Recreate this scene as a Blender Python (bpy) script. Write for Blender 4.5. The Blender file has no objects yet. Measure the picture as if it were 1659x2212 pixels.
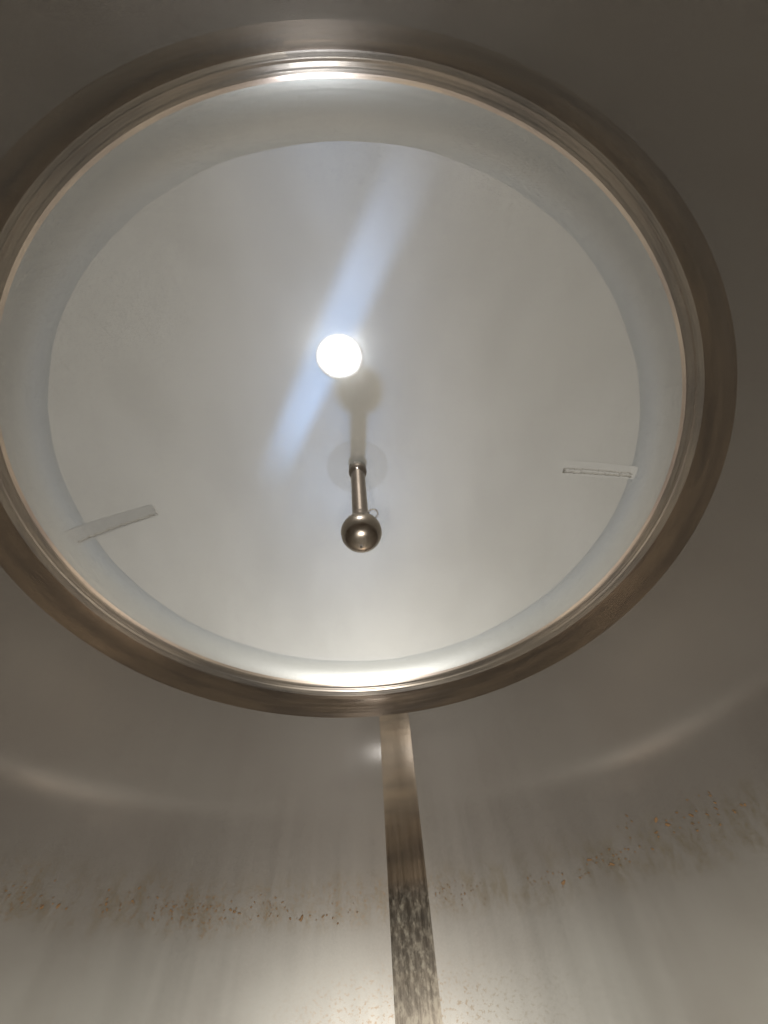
import bpy, bmesh, math, random
from mathutils import Vector, Matrix
random.seed(7)
sc = bpy.context.scene
COL = sc.collection
S = 0.70                      # tank radius in metres; every length below is in tank radii

def V3(x, y, z): return Vector((x * S, y * S, z * S))

# ------------------------------------------------------------------ camera
CAM = (0.0786, -0.7783, 0.0)
TILT, ROLL = 0.6517, 0.1033
ct, st, cr, sr = math.cos(TILT), math.sin(TILT), math.cos(ROLL), math.sin(ROLL)
view = Vector((0, st, ct)); down0 = Vector((0, ct, -st)); right0 = down0.cross(view)
right = cr * right0 + sr * down0
down = -sr * right0 + cr * down0
cam_d = bpy.data.cameras.new('camera')
cam_d.sensor_fit = 'VERTICAL'; cam_d.sensor_height = 24.0
cam_d.lens = 24.0 * 831 / 2212
cam_d.clip_start = 0.01; cam_d.clip_end = 50
cam = bpy.data.objects.new('camera', cam_d); COL.objects.link(cam)
cam.matrix_world = Matrix.Translation(V3(*CAM)) @ Matrix((right, -down, -view)).transposed().to_4x4()
sc.camera = cam

# ------------------------------------------------------------------ world and lamps
w = bpy.data.worlds.new('World'); sc.world = w; w.use_nodes = True
w.node_tree.nodes['Background'].inputs['Color'].default_value = (0.02, 0.02, 0.02, 1)
w.node_tree.nodes['Background'].inputs['Strength'].default_value = 0.0

def area(name, loc, aim, sx, sy, power, col):
    d = bpy.data.lights.new(name, 'AREA'); d.shape = 'RECTANGLE'
    d.size, d.size_y = sx * S, sy * S; d.energy = power; d.color = col
    o = bpy.data.objects.new(name, d); COL.objects.link(o)
    o.location = V3(*loc)
    o.rotation_euler = (V3(*aim) - V3(*loc)).to_track_quat('-Z', 'Y').to_euler()
    return o

# light entering through the open manway behind the camera, either side of the arm holding it
area('manway_light', (-0.09, -0.965, -0.52), (-0.05, 1.0, -0.52), 0.10, 0.42, 9.6, (1.0, 0.965, 0.905))
area('manway_light', (0.20, -0.955, -0.52), (0.10, 1.0, -0.52), 0.10, 0.42, 9.6, (1.0, 0.965, 0.905))
# added bluish lamp low by the far wall, to light the crown streak
area('added_streak_light', (-0.12, 0.975, -0.27), (-0.05, -0.45, 1.24), 0.13, 0.13, 0.20, (0.16, 0.44, 1.0))

sc.view_settings.view_transform = 'Standard'
sc.view_settings.look = 'None'
sc.view_settings.exposure = 0.0
sc.view_settings.gamma = 1.0
sc.render.engine = 'CYCLES'
sc.cycles.max_bounces = 8; sc.cycles.glossy_bounces = 8; sc.cycles.diffuse_bounces = 4
sc.cycles.adaptive_threshold = 0.012
sc.cycles.sample_clamp_indirect = 1.5
sc.cycles.blur_glossy = 0.5
sc.cycles.use_denoising = True
sc.cycles.denoising_input_passes = 'RGB'

# ------------------------------------------------------------------ node helpers
class NT:
    def __init__(s, name):
        s.m = bpy.data.materials.new(name); s.m.use_nodes = True
        s.t = s.m.node_tree; s.t.nodes.clear()
        s.out = s.t.nodes.new('ShaderNodeOutputMaterial')
    def n(s, typ, ins=None, **kw):
        nd = s.t.nodes.new(typ)
        for k, v in kw.items(): setattr(nd, k, v)
        for k, v in (ins or {}).items():
            i = nd.inputs[k]
            if hasattr(v, 'bl_idname') or isinstance(v, bpy.types.NodeSocket): s.t.links.new(v, i)
            else: i.default_value = v
        return nd
    def math(s, op, a, b=0.0, c=None, clamp=False):
        ins = {0: a, 1: b}
        if c is not None: ins[2] = c
        return s.n('ShaderNodeMath', ins, operation=op, use_clamp=clamp).outputs[0]
    def ramp(s, x, lo, hi, a=0.0, b=1.0):
        return s.n('ShaderNodeMapRange', {'Value': x, 'From Min': lo, 'From Max': hi, 'To Min': a, 'To Max': b},
                   interpolation_type='SMOOTHSTEP').outputs['Result']
    def noise(s, vec, scale, detail=3.0, rough=0.55):
        return s.n('ShaderNodeTexNoise', {'Vector': vec, 'Scale': scale, 'Detail': detail, 'Roughness': rough}).outputs['Fac']
    def comb(s, x, y, z): return s.n('ShaderNodeCombineXYZ', {0: x, 1: y, 2: z}).outputs[0]
    def mix(s, f, a, b):
        nd = s.n('ShaderNodeMix', data_type='RGBA')
        for i, v in ((0, f), (6, a), (7, b)):
            if isinstance(v, bpy.types.NodeSocket): s.t.links.new(v, nd.inputs[i])
            else: nd.inputs[i].default_value = v
        return nd.outputs[2]
    def pbr(s, **kw):
        return s.n('ShaderNodeBsdfPrincipled', {k.replace('_', ' '): v for k, v in kw.items()})
    def gloss(s, col, rough): return s.n('ShaderNodeBsdfAnisotropic', {'Color': col, 'Roughness': rough}, distribution='GGX').outputs[0]
    def blend(s, f, a, b): return s.n('ShaderNodeMixShader', {0: f, 1: a, 2: b}).outputs[0]
    def hazy(s, col, rough, diff):
        return s.blend(diff, s.gloss(col, rough), s.n('ShaderNodeBsdfDiffuse', {'Color': col}).outputs[0])
    def end(s, shader):
        s.t.links.new(shader, s.out.inputs['Surface']); return s.m
    def cyl(s):
        """object coordinates as azimuth, height and radius, all in tank radii"""
        tc = s.n('ShaderNodeTexCoord').outputs['Object']
        x = s.n('ShaderNodeSeparateXYZ', {0: tc}).outputs
        X, Y, Z = (s.math('DIVIDE', x[i], S) for i in range(3))
        # azimuth measured from the far wall (+Y), so the seam of the angle lies behind the camera
        return s.math('ARCTAN2', X, Y), Z, s.math('SQRT', s.math('ADD', s.math('MULTIPLY', X, X), s.math('MULTIPLY', Y, Y))), tc

def rgb(r, g, b): return (r, g, b, 1.0)

# ------------------------------------------------------------------ materials
def mat_wall():
    t = NT('mill_finish_steel_wall'); A, H, R, tc = t.cyl()
    flat = t.comb(A, H, 0.0)
    streak = t.noise(t.comb(t.math('MULTIPLY', A, 16.0), t.math('MULTIPLY', H, 1.0), 0.0), 1.0, 3.0)
    cloud = t.noise(flat, 3.0, 3.0)
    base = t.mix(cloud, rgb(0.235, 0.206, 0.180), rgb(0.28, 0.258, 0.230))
    wav = t.noise(t.comb(A, 0.0, 0.0), 4.0, 4.0)
    line = t.math('ADD', H, t.math('MULTIPLY', t.math('SUBTRACT', wav, 0.5), 0.09))
    # dried film below the fill line, wavering
    film = t.math('MULTIPLY', t.ramp(line, 0.34, 0.00), t.ramp(cloud, 0.2, 0.7, 0.55, 1.0))
    # grubby band at the fill line
    win = t.math('MULTIPLY', t.ramp(line, 0.155, 0.215), t.ramp(line, 0.34, 0.25))
    grub = t.math('MULTIPLY', win, t.ramp(t.noise(t.comb(t.math('MULTIPLY', A, 1.6), t.math('MULTIPLY', H, 0.8), 0.0), 13.0, 6.0, 0.72), 0.40, 0.66))
    fine = t.noise(t.comb(A, t.math('MULTIPLY', H, 1.3), 3.0), 85.0, 4.0, 0.7)
    fleck = t.math('MULTIPLY', win, t.math('MULTIPLY', t.ramp(fine, 0.50, 0.62), t.ramp(grub, 0.0, 0.5, 0.25, 1.0)))
    patchy = t.ramp(t.noise(t.comb(A, 7.0, 0.0), 3.5, 3.0), 0.40, 0.60, 0.40, 1.0)
    fleck = t.math('MULTIPLY', fleck, patchy)
    # drip speckle low beside the weld
    drip = t.math('MULTIPLY', t.ramp(fine, 0.53, 0.62),
                  t.math('MULTIPLY', t.ramp(H, 0.14, 0.02), t.ramp(t.math('ABSOLUTE', t.math('SUBTRACT', A, 0.06)), 0.55, 0.1, 0.12, 1.0)))
    run = t.math('MULTIPLY', t.ramp(t.noise(t.comb(t.math('MULTIPLY', A, 34.0), t.math('MULTIPLY', H, 2.5), 5.0), 1.0, 3.0, 0.6), 0.60, 0.72),
                 t.math('MULTIPLY', t.ramp(H, 0.24, 0.12), t.ramp(A, -0.75, -0.95)))
    drip = t.math('ADD', drip, t.math('MULTIPLY', run, 0.5), clamp=True)
    base = t.mix(t.ramp(t.noise(tc, 300.0, 2.0), 0.3, 0.7), t.mix(0.94, rgb(0, 0, 0), base), t.mix(0.02, base, rgb(1, 1, 1)))
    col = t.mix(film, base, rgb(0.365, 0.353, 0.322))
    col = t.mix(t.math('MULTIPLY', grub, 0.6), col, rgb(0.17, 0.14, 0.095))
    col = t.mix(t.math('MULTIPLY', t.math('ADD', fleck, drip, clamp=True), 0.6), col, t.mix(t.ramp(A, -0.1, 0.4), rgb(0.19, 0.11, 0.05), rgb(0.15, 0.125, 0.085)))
    dirt = t.math('ADD', t.math('MULTIPLY', film, 0.35), t.math('ADD', t.math('MULTIPLY', grub, 0.5), t.math('ADD', fleck, drip)), clamp=True)
    a = t.gloss(col, t.ramp(streak, 0.3, 0.7, 0.10, 0.125))
    b = t.hazy(col, t.ramp(streak, 0.3, 0.7, 0.40, 0.46), 0.25)
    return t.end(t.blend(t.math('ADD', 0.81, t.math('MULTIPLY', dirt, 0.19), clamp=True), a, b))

def mat_polished(name, lo, hi, col=(0.50, 0.44, 0.37), aniso=0.6, vertical=False, dirt_reflect=False):
    t = NT(name); A, H, R, tc = t.cyl()
    if vertical: line = t.noise(t.comb(t.math('MULTIPLY', A, 90.0), t.math('MULTIPLY', H, 3.0), 0.0), 1.0, 4.0)
    else: line = t.noise(t.comb(t.math('MULTIPLY', A, 1.6), t.math('MULTIPLY', H, 85.0), t.math('MULTIPLY', R, 85.0)), 1.0, 4.0)
    rough = t.ramp(line, 0.3, 0.72, lo, hi)
    c = t.mix(t.ramp(t.noise(t.comb(t.math('MULTIPLY', A, 3.0), t.math('MULTIPLY', H, 22.0), R), 1.0, 4.0), 0.3, 0.7), rgb(*[k * 0.78 for k in col]), rgb(*[min(1, k * q) for k, q in zip(col, (1.25, 1.2, 1.1))]))
    metal = 1.0
    if dirt_reflect:
        flat = t.comb(t.math('MULTIPLY', A, 1.8), H, 0.0)
        low = t.ramp(t.math('ADD', H, t.math('MULTIPLY', t.noise(t.comb(t.math('MULTIPLY', A, 2.0), 0.0, 1.0), 14.0, 4.0), 0.09)), 0.33, 0.27)
        d = t.math('MULTIPLY', low, t.ramp(t.noise(flat, 36.0, 6.0, 0.72), 0.44, 0.78, 0.06, 0.62))
        d = t.math('MULTIPLY', d, t.ramp(t.noise(flat, 9.0, 2.0), 0.25, 0.6, 0.35, 1.0))
        c = t.mix(t.math('MULTIPLY', low, 0.8), c, rgb(0.115, 0.105, 0.09))  # dark reflection put into the colour of the lower strip
        c = t.mix(d, c, rgb(0.19, 0.18, 0.13))
        rough = t.math('ADD', rough, t.math('MULTIPLY', d, 0.45))
        metal = t.math('SUBTRACT', 1.0, t.math('MULTIPLY', d, 0.85))
    tan = t.n('ShaderNodeTangent', direction_type='RADIAL', axis='Z').outputs[0]
    bmp = t.n('ShaderNodeBump', {'Strength': 0.10, 'Distance': 0.001, 'Height': line}).outputs[0]
    p = t.pbr(Base_Color=c, Roughness=rough, Metallic=metal, Anisotropic=aniso, Anisotropic_Rotation=0.25, Tangent=tan, Normal=bmp)
    return t.end(p.outputs[0])

def mat_crown(name='mill_finish_steel_head', r0=0.20, haze=0.76, dim=1.0, swath=False, tint=(1, 1, 1)):
    t = NT(name); tc = t.n('ShaderNodeTexCoord').outputs['Object']
    cloud = t.noise(tc, 3.0, 3.0)
    col = t.mix(cloud, rgb(*[k * q * dim for k, q in zip((0.70, 0.695, 0.66), tint)]), rgb(*[k * q * dim for k, q in zip((0.75, 0.745, 0.715), tint)]))
    col = t.mix(t.ramp(t.noise(tc, 330.0, 2.0), 0.3, 0.7), t.mix(0.9, rgb(0, 0, 0), col), t.mix(0.06, col, rgb(1, 1, 1)))
    if swath:                                # faint wipe marks and scratches all over the sheet
        sm = t.noise(t.n('ShaderNodeMapping', {'Vector': tc, 'Rotation': (0, 0, 0.9), 'Scale': (7.0, 3.0, 3.0)}).outputs[0], 1.0, 5.0, 0.6)
        sc1 = t.noise(t.n('ShaderNodeMapping', {'Vector': tc, 'Rotation': (0, 0, -0.4), 'Scale': (150.0, 6.0, 6.0)}).outputs[0], 1.0, 2.0)
        col = t.mix(t.math('ADD', t.ramp(sm, 0.35, 0.7, 0.0, 0.20), t.ramp(sc1, 0.64, 0.72, 0.0, 0.14)), col, rgb(0.42, 0.41, 0.38))
    m = t.blend(haze, t.gloss(col, t.ramp(cloud, 0.3, 0.7, r0, r0 + 0.04)), t.hazy(col, 0.5, 0.3))
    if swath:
        # added glossier swath imitating a lens-flare streak; straight in plan, soft edged
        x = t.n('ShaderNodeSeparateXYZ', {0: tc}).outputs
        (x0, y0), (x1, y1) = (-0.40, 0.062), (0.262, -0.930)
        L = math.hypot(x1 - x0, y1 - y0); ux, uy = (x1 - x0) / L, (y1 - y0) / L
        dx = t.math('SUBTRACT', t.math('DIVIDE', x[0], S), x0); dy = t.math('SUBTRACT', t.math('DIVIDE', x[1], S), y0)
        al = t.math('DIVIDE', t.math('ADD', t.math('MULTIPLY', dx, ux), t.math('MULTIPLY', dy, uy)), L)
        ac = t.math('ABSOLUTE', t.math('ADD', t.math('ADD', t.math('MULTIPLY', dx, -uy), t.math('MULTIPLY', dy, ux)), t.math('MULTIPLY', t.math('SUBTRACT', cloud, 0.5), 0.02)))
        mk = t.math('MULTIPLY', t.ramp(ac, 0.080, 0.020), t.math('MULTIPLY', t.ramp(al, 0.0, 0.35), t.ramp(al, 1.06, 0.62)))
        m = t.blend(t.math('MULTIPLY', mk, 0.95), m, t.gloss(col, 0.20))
    return t.end(m)

def mat_simple(name, col, rough, metal=1.0, scale=60.0, var=0.12, bump=0.05, aniso=0.0):
    t = NT(name); tc = t.n('ShaderNodeTexCoord').outputs['Object']
    nz = t.noise(tc, scale, 4.0)
    c = t.mix(nz, rgb(*[k * (1 - var) for k in col]), rgb(*[min(1, k * (1 + var)) for k in col]))
    r = t.ramp(nz, 0.3, 0.7, max(0.02, rough - 0.05), rough + 0.05)
    bmp = t.n('ShaderNodeBump', {'Strength': bump, 'Distance': 0.001, 'Height': t.noise(tc, scale * 5, 2.0)}).outputs[0]
    kw = {}
    if aniso: kw = dict(Anisotropic=aniso, Tangent=t.n('ShaderNodeTangent', direction_type='RADIAL', axis='Z').outputs[0])
    return t.end(t.pbr(Base_Color=c, Roughness=r, Metallic=metal, Normal=bmp, **kw).outputs[0])

def mat_lamp():
    t = NT('lit_lens')
    e = t.n('ShaderNodeEmission', {'Color': rgb(0.93, 0.96, 1.0), 'Strength': 45.0})
    return t.end(e.outputs[0])

M = dict(
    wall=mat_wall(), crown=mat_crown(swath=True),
    band=mat_polished('polished_girth_weld', 0.16, 0.30, (0.185, 0.148, 0.12), 0.8),
    knuckle=mat_crown('formed_steel_knuckle', 0.40, 0.30, 0.80, tint=(0.97, 1.0, 1.03)),
    strip=mat_polished('polished_seam_weld', 0.19, 0.26, (0.36, 0.295, 0.235), 0.0, True, True),
    groove=mat_polished('grooved_weld_steel', 0.22, 0.36, (0.33, 0.30, 0.275), 0.6),
    edge=mat_polished('polished_edge', 0.20, 0.34, (0.84, 0.72, 0.66), 0.5),
    lip=mat_crown('brushed_lip', 0.36, 0.40, 0.84, tint=(0.98, 1.0, 1.02)),
    ball=mat_simple('brushed_ball_steel', (0.28, 0.24, 0.20), 0.27, aniso=0.3),
    pipe=mat_simple('pipe_steel', (0.24, 0.205, 0.18), 0.2),
    clip=mat_simple('clip_wire', (0.14, 0.12, 0.10), 0.25),
    weld=mat_simple('weld_bead_steel', (0.33, 0.315, 0.285), 0.45, 0.9, scale=120, var=0.25, bump=0.2),
    patch=mat_crown('ground_patch_steel', 0.4, 0.95, 0.98),
    patch_dark=mat_crown('dull_patch_steel', 0.4, 0.95, 0.70),
    plate=mat_crown('centre_plate_steel', 0.21, 0.78, 0.90),
    hole=mat_simple('dark_hole', (0.01, 0.01, 0.01), 0.8, 0.0),
    residue=mat_simple('dried_residue', (0.16, 0.088, 0.036), 0.7, 0.0, scale=300, var=0.5),
    lamp=mat_lamp(),
    floor=mat_crown('bottom_cone_steel', 0.35, 0.6, 0.78),
    rim=mat_simple('blasted_rim_steel', (0.72, 0.72, 0.70), 0.55, 0.45, scale=40),
)

# ------------------------------------------------------------------ mesh helpers
def mesh_obj(name, verts, faces, mat, parent=None, smooth=True):
    me = bpy.data.meshes.new(name); me.from_pydata([tuple(v) for v in verts], [], faces); me.update()
    for p in me.polygons: p.use_smooth = smooth
    me.materials.append(mat)
    o = bpy.data.objects.new(name, me); COL.objects.link(o)
    if parent: o.parent = parent
    return o

def grid(rings, closed=True):
    verts = [v for r in rings for v in r]; n = len(rings[0]); faces = []
    for i in range(len(rings) - 1):
        for j in range(n if closed else n - 1):
            k = (j + 1) % n
            faces.append((i * n + j, i * n + k, (i + 1) * n + k, (i + 1) * n + j))
    return verts, faces

def lathe(name, prof, mat, parent=None, seg=256, a0=None, a1=None, origin=(0, 0, 0)):
    """prof: (radius, height) pairs in tank radii, turned about the vertical through origin"""
    o = Vector(origin)
    if a0 is None: ang = [2 * math.pi * j / seg for j in range(seg)]; closed = True
    else: ang = [a0 + (a1 - a0) * j / seg for j in range(seg + 1)]; closed = False
    rings = [[V3(o.x + r * math.cos(a), o.y + r * math.sin(a), o.z + h) for a in ang] for r, h in prof]
    v, f = grid(rings, closed)
    return mesh_obj(name, v, f, mat, parent)

def tube(name, pts, rad, mat, parent=None, seg=10, caps=True):
    """tube through points (tank radii); rad is a number or one per point"""
    P = [V3(*p) for p in pts]; n = len(P); rings = []; up = None
    for i in range(n):
        t = (P[min(i + 1, n - 1)] - P[max(i - 1, 0)]).normalized()
        if up is None: up = t.orthogonal().normalized()
        up = (up - up.dot(t) * t).normalized(); sd = t.cross(up)
        r = (rad[i] if isinstance(rad, (list, tuple)) else rad) * S
        rings.append([P[i] + r * (math.cos(2 * math.pi * j / seg) * up + math.sin(2 * math.pi * j / seg) * sd) for j in range(seg)])
    v, f = grid(rings)
    if caps:
        f.append(tuple(range(seg))[::-1]); f.append(tuple(range((n - 1) * seg, n * seg)))
    return mesh_obj(name, v, f, mat, parent)

def thing(name, label, cat, loc=(0, 0, 0)):
    o = bpy.data.objects.new(name, None); COL.objects.link(o); o.empty_display_size = 0.05
    o['label'] = label; o['category'] = cat
    return o

# ------------------------------------------------------------------ tank
CZ, RS = -0.452, 1.75                       # crown sphere: centre height, radius
K, KR, KZ = 0.194, 1 - 0.194, 0.879         # knuckle radius, its centre circle
E1 = 0.825                                  # lower edge of the polished girth weld
def crown_z(x, y, off=0.0):
    return CZ + math.sqrt((RS - off) ** 2 - x * x - y * y)

def head_z(x, y, off=0.0):
    r = math.hypot(x, y)
    if r <= 0.906: return crown_z(x, y, off)
    return KZ + math.sqrt((K - off) ** 2 - (r - KR) ** 2)

tank = thing('steel_tank', 'inside of a round stainless steel tank with domed top and polished weld bands', 'tank')

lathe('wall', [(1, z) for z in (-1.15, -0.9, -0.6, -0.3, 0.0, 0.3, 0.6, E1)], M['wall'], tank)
lathe('tank_bottom', [(1, -1.15), (0.9, -1.22), (0.6, -1.34), (0.3, -1.43), (0.06, -1.48), (0.0005, -1.48)], M['floor'], tank, 128)

def seam_r(a):                              # hand-ground border between knuckle and crown
    return 0.906 + 0.0012 * math.sin(5 * a + 1) + 0.0007 * math.sin(13 * a) + 0.0004 * math.sin(29 * a + 2)

NSEG = 384
angs = [2 * math.pi * j / NSEG for j in range(NSEG)]
# polished band: straight flange over the girth weld, lower border slightly uneven
TD = 0.22                                    # dark polishing ends, fine grooves begin
TE = 0.46                                    # dark polishing ends part way round the knuckle
TQ = 0.51                                    # thin polished edge ends
TL = 0.60                                    # bright lip ends
TK = math.acos((0.906 - KR) / K)             # crown and knuckle are tangent here
def knuckle_ring(t, seam=False, dr=0.0):
    ring = []
    for a in angs:
        r, z = KR + (K - dr) * math.cos(t), KZ + (K - dr) * math.sin(t)
        if seam: r = seam_r(a); z = crown_z(r, 0)
        ring.append(V3(r * math.cos(a), r * math.sin(a), z))
    return ring
rings = [[V3(math.cos(a), math.sin(a), z) for a in angs] for z in (E1, 0.85)]
rings += [knuckle_ring(TD * i / 8) for i in range(9)]
v, f = grid(rings); mesh_obj('polished_girth_band', v, f, M['band'], tank)
rings = [knuckle_ring(TD + (TE - TD) * i / 40, False, 0.0010 * math.sin(math.pi * i / 40) * (math.sin(2 * math.pi * 1.7 * i / 40 + 0.6) + 0.35 * math.sin(2 * math.pi * 4.3 * i / 40))) for i in range(41)]
v, f = grid(rings); mesh_obj('grooved_band', v, f, M['groove'], tank)
rings = [knuckle_ring(TE + (TQ - TE) * i / 4) for i in range(5)]
v, f = grid(rings); mesh_obj('polished_edge', v, f, M['edge'], tank)
rings = [knuckle_ring(TQ + (TL - TQ) * i / 12) for i in range(13)]
v, f = grid(rings); mesh_obj('bright_lip', v, f, M['lip'], tank)
rings = [knuckle_ring(TL + (TK - TL) * i / 12, i == 12) for i in range(13)]
v, f = grid(rings); mesh_obj('knuckle', v, f, M['knuckle'], tank)

# crown: sphere cap with a round hole for the light port
PX, PY, PR = -0.0105, -0.448, 0.0465
rings = []
NR = 40
for i in range(NR + 1):
    t = i / NR; ring = []
    for a in angs:
        r0, r1 = PR * 1.02, seam_r(a)
        cx, cy = PX * (1 - t), PY * (1 - t)
        r = r0 + (r1 - r0) * t
        x, y = cx + r * math.cos(a), cy + r * math.sin(a)
        ring.append(V3(x, y, crown_z(x, y)))
    rings.append(ring)
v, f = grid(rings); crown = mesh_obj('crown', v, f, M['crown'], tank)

# round plate welded in at the top centre
AX, AY = -0.006, -0.0185
rings = []
for r in (0.022, 0.05, 0.08, 0.10, 0.117):
    off = 0.0007
    rings.append([V3(AX + r * math.cos(a), AY + r * math.sin(a), crown_z(AX + r * math.cos(a), AY + r * math.sin(a), off)) for a in angs[::4]])
v, f = grid(rings); mesh_obj('centre_plate', v, f, M['plate'], tank)

# polished vertical seam weld
rings = []
zs = [-0.9 + i * (E1 + 0.0 - -0.9) / 60 for i in range(61)]
for z in zs:
    ring = []
    a_l, a_r = 1.608, 1.4765                 # flat-ground: a chord, so it mirrors flatter than the wall
    for j in range(7):
        u = j / 6
        x = 0.9993 * ((1 - u) * math.cos(a_l) + u * math.cos(a_r)); y = 0.9993 * ((1 - u) * math.sin(a_l) + u * math.sin(a_r))
        ring.append(V3(x, y, z))
    rings.append(ring)
v, f = grid(rings, False); mesh_obj('polished_seam_strip', v, f, M['strip'], tank)

def patch(x0, x1, w0, w1, yc0, yc1, mat, label, thick=0.0009):
    """thin rectangular patch on the crown running along the radius"""
    n = 14; rings = []
    for i in range(n + 1):
        t = i / n; x = x0 + (x1 - x0) * t; hw = (w0 + (w1 - w0) * t) / 2; yc = yc0 + (yc1 - yc0) * t
        ring = []
        for s in (-1, -0.6, -0.2, 0.2, 0.6, 1):
            y = yc + s * hw
            ring.append(V3(x, y, head_z(x, y, thick)))
        rings.append(ring)
    v, f = grid(rings, False)
    o = mesh_obj('weld_patch', v, f, mat, tank, smooth=False); o['label'] = label
    return o

def bead(x0, x1, y0, y1, rad, mat, parent, n=46, lift=0.0010, name='weld_bead'):
    pts, rr = [], []
    for i in range(n + 1):
        t = i / n; x = x0 + (x1 - x0) * t
        y = y0 + (y1 - y0) * t + 0.0022 * math.sin(i * 1.7) + random.uniform(-.0015, .0015)
        pts.append((x, y, head_z(x, y, lift)))
        rr.append(0.72 * rad * (0.75 + 0.5 * random.random()) * (0.5 if i in (0, n) else 1))
    return tube(name, pts, rr, mat, parent, 8)

p = patch(0.712, 0.920, 0.070, 0.050, -0.020, -0.042, M['patch'], 'pale rectangular weld patch with a raised bead along it')
bead(0.730, 0.912, -0.006, -0.026, 0.0042, M['weld'], p)
bead(0.730, 0.912, -0.022, -0.038, 0.0030, M['weld'], p)
bead(0.729, 0.733, -0.004, -0.024, 0.0050, M['weld'], p, 8)
p = patch(-0.950, -0.728, 0.066, 0.050, -0.030, -0.024, M['patch_dark'], 'dull grey weld patch with a bright inner end')
bead(-0.940, -0.735, -0.010, -0.008, 0.0046, M['weld'], p)
bead(-0.727, -0.724, -0.004, -0.046, 0.0040, M['patch'], p, 10)

# dried flecks stuck to the wall along the old fill line
fv, ff = [], []
def fleck(a, h, sx, sy, tilt):
    c = len(fv); n = 7
    rad = [random.uniform(.6, 1.25) for _ in range(n)]
    for lay, (k, rr) in enumerate(((1.0, 0.9999), (0.6, 0.9955))):
        for j in range(n):
            u = 2 * math.pi * j / n
            dx, dy = sx * k * rad[j] * math.cos(u), sy * k * rad[j] * math.sin(u)
            ea, eh = dx * math.cos(tilt) - dy * math.sin(tilt), dx * math.sin(tilt) + dy * math.cos(tilt)
            fv.append(V3(rr * math.cos(a + ea), rr * math.sin(a + ea), h + eh))
    for j in range(n):
        k = (j + 1) % n
        ff.append((c + j, c + k, c + n + k, c + n + j))
    ff.append(tuple(c + n + j for j in range(n)))
def wall_fleck_zone(n, a_lo, a_hi, h0, sp, big=1.0):
    for _ in range(n):
        s = random.uniform(.0008, .0024) * big * (1.9 if random.random() < .12 else 1)
        fleck(random.uniform(a_lo, a_hi), random.gauss(h0, sp), s * random.uniform(1, 2.6), s, random.uniform(-1.2, 1.2))
wall_fleck_zone(45, 2.25, 2.8, 0.235, 0.022)
wall_fleck_zone(60, 1.95, 2.35, 0.232, 0.016)
wall_fleck_zone(22, 1.66, 1.95, 0.212, 0.012)
wall_fleck_zone(30, 1.28, 1.46, 0.232, 0.016, .8)
wall_fleck_zone(45, 0.80, 1.15, 0.236, 0.016)
wall_fleck_zone(40, 0.45, 0.85, 0.275, 0.024)
res = mesh_obj('residue', fv, ff, M['residue'], tank, False); res['kind'] = 'stuff'

# ------------------------------------------------------------------ light port
port = thing('light_port', 'glowing white round light port in the tank ceiling', 'lamp')
def port_ring(name, prof, mat, parent, dx=0.0, dy=0.0, seg=96):
    """prof: (radius, depth below the crown)"""
    rings = []
    for r, d in prof:
        ring = []
        for j in range(seg):
            a = 2 * math.pi * j / seg; x, y = PX + dx + r * math.cos(a), PY + dy + r * math.sin(a)
            ring.append(V3(x, y, crown_z(x, y, d)))
        rings.append(ring)
    v, f = grid(rings); return mesh_obj(name, v, f, mat, parent)
port_ring('lens', [(PR * 1.0, -0.004), (PR, 0.006), (PR * .985, 0.014), (PR * .93, 0.020), (PR * .7, 0.026), (PR * .4, 0.029), (0.0005, 0.030)], M['lamp'], port)
port_ring('rim', [(PR * .99, -0.002), (PR * .995, 0.0008), (PR * 1.3, 0.0012), (PR * 1.55, 0.0008), (PR * 1.62, -0.001)], M['rim'], port, 0.003, 0.002)

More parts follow.
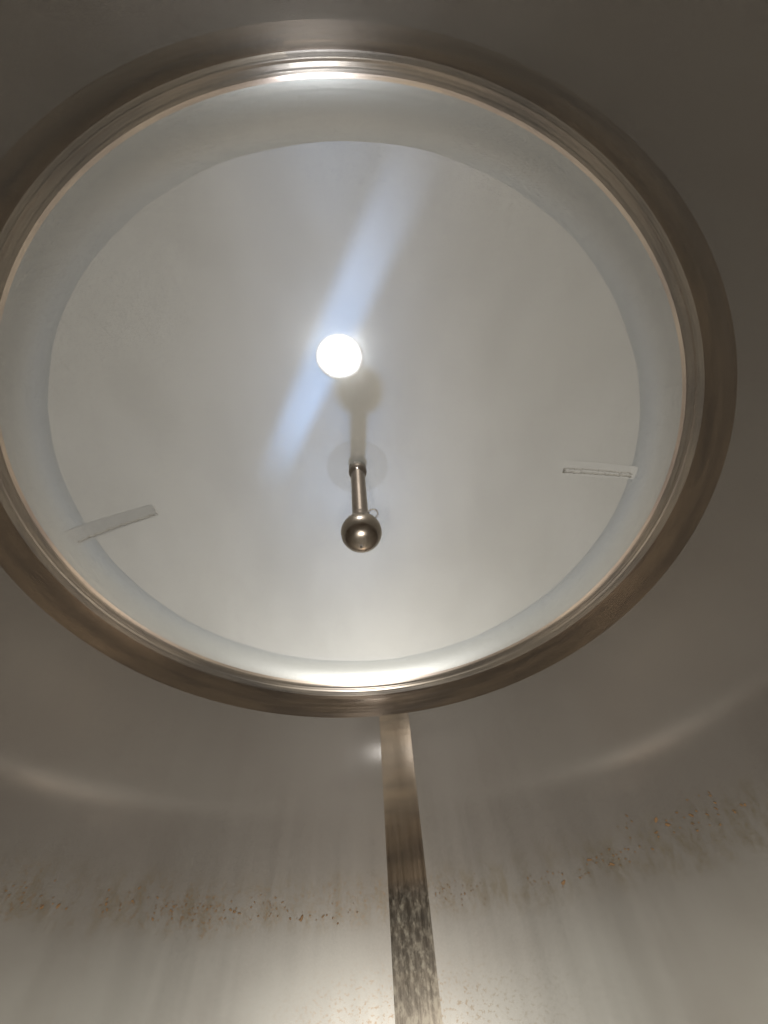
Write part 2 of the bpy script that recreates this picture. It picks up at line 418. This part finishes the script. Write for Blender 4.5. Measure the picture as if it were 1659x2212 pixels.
# ------------------------------------------------------------------ spray ball
BX, BY, BZ, BR = 0.0035, -0.0215, 0.9016, 0.0625
spray = thing('spray_ball', 'steel cleaning spray ball hanging on a short pipe from the dome', 'spray ball')
seg, prof = 96, []
for i in range(49):
    t = math.pi * (1 - i / 48); prof.append((max(0.0004, BR * math.sin(t)), BR * math.cos(t)))
ball = lathe('ball', prof, M['ball'], spray, seg, origin=(BX, BY, BZ))
ball_c = Vector((BX, BY, BZ))
def hole_at(dx, dy, rad=0.0024):
    """dark drilled hole; dx, dy is the direction as seen from below the manway side"""
    d = Vector(CAM) - ball_c; d.normalize()
    n = (right * dx + down * dy); n = n + d * math.sqrt(max(0, 1 - n.length_squared)) if n.length < 1 else n
    n.normalize(); u = n.orthogonal().normalized(); wv = n.cross(u); k = 16
    c = ball_c + n * (BR + 0.00035)
    vs = [V3(*(c + rad * (math.cos(2 * math.pi * j / k) * u + math.sin(2 * math.pi * j / k) * wv))) for j in range(k)]
    c2 = ball_c + n * (BR - 0.004)
    vs += [V3(*(c2 + rad * (math.cos(2 * math.pi * j / k) * u + math.sin(2 * math.pi * j / k) * wv))) for j in range(k)]
    fs = [tuple(range(k))] + [(j, (j + 1) % k, k + (j + 1) % k, k + j) for j in range(k)]
    mesh_obj('spray_hole', vs, fs, M['hole'], ball, False)
hole_at(-0.02, 0.66, 0.0033); hole_at(-0.40, -0.84, 0.0026); hole_at(0.10, -0.91, 0.0026)

def along(z):                                # axis of the very slightly leaning pipe
    t = (z - BZ) / (1.297 - BZ); return (BX + (AX - BX) * t, BY + (AY - BY) * t, z)
zz = [BZ + 0.050 + i * (1.292 - BZ - 0.050) / 20 for i in range(21)]
pipe = tube('pipe', [along(z) for z in zz], 0.0262, M['pipe'], spray, 48, False)
zj = BZ + 0.052
tube('sleeve', [along(zj), along(zj + .004), along(zj + .030), along(zj + .034)], [0.0272, 0.0278, 0.0272, 0.0263], M['pipe'], spray, 48, False)
cz = 1.262
tube('collar', [along(cz - .022), along(cz - .017), along(cz - .006), along(cz + .006), along(cz + .018), along(cz + .026)],
     [0.0263, 0.0300, 0.0338, 0.0342, 0.0312, 0.0285], M['pipe'], pipe, 48, False)
pts, rr = [], []
for i in range(49):
    a = 2 * math.pi * i / 48; c = along(1.289)
    pts.append((c[0] + .0290 * math.cos(a), c[1] + .0290 * math.sin(a), 1.289 + random.uniform(-.001, .001))); rr.append(random.uniform(.0022, .0044))
tube('weld_bead', pts, rr, M['weld'], pipe, 8, False)
# retaining clip: a loop of wire beside the sleeve
lc = Vector((BX + 0.0405, BY - 0.020, BZ + 0.062)); pts = []
for i in range(21):
    a = math.radians(205 - 265 * i / 20)
    pts.append(tuple(lc + right * (0.0150 * math.cos(a)) - down * (0.0135 * math.sin(a))))
pts = [tuple(lc + right * -0.026 - down * -0.006)] + pts
tube('retaining_clip', pts, 0.0021, M['clip'], spray, 8)
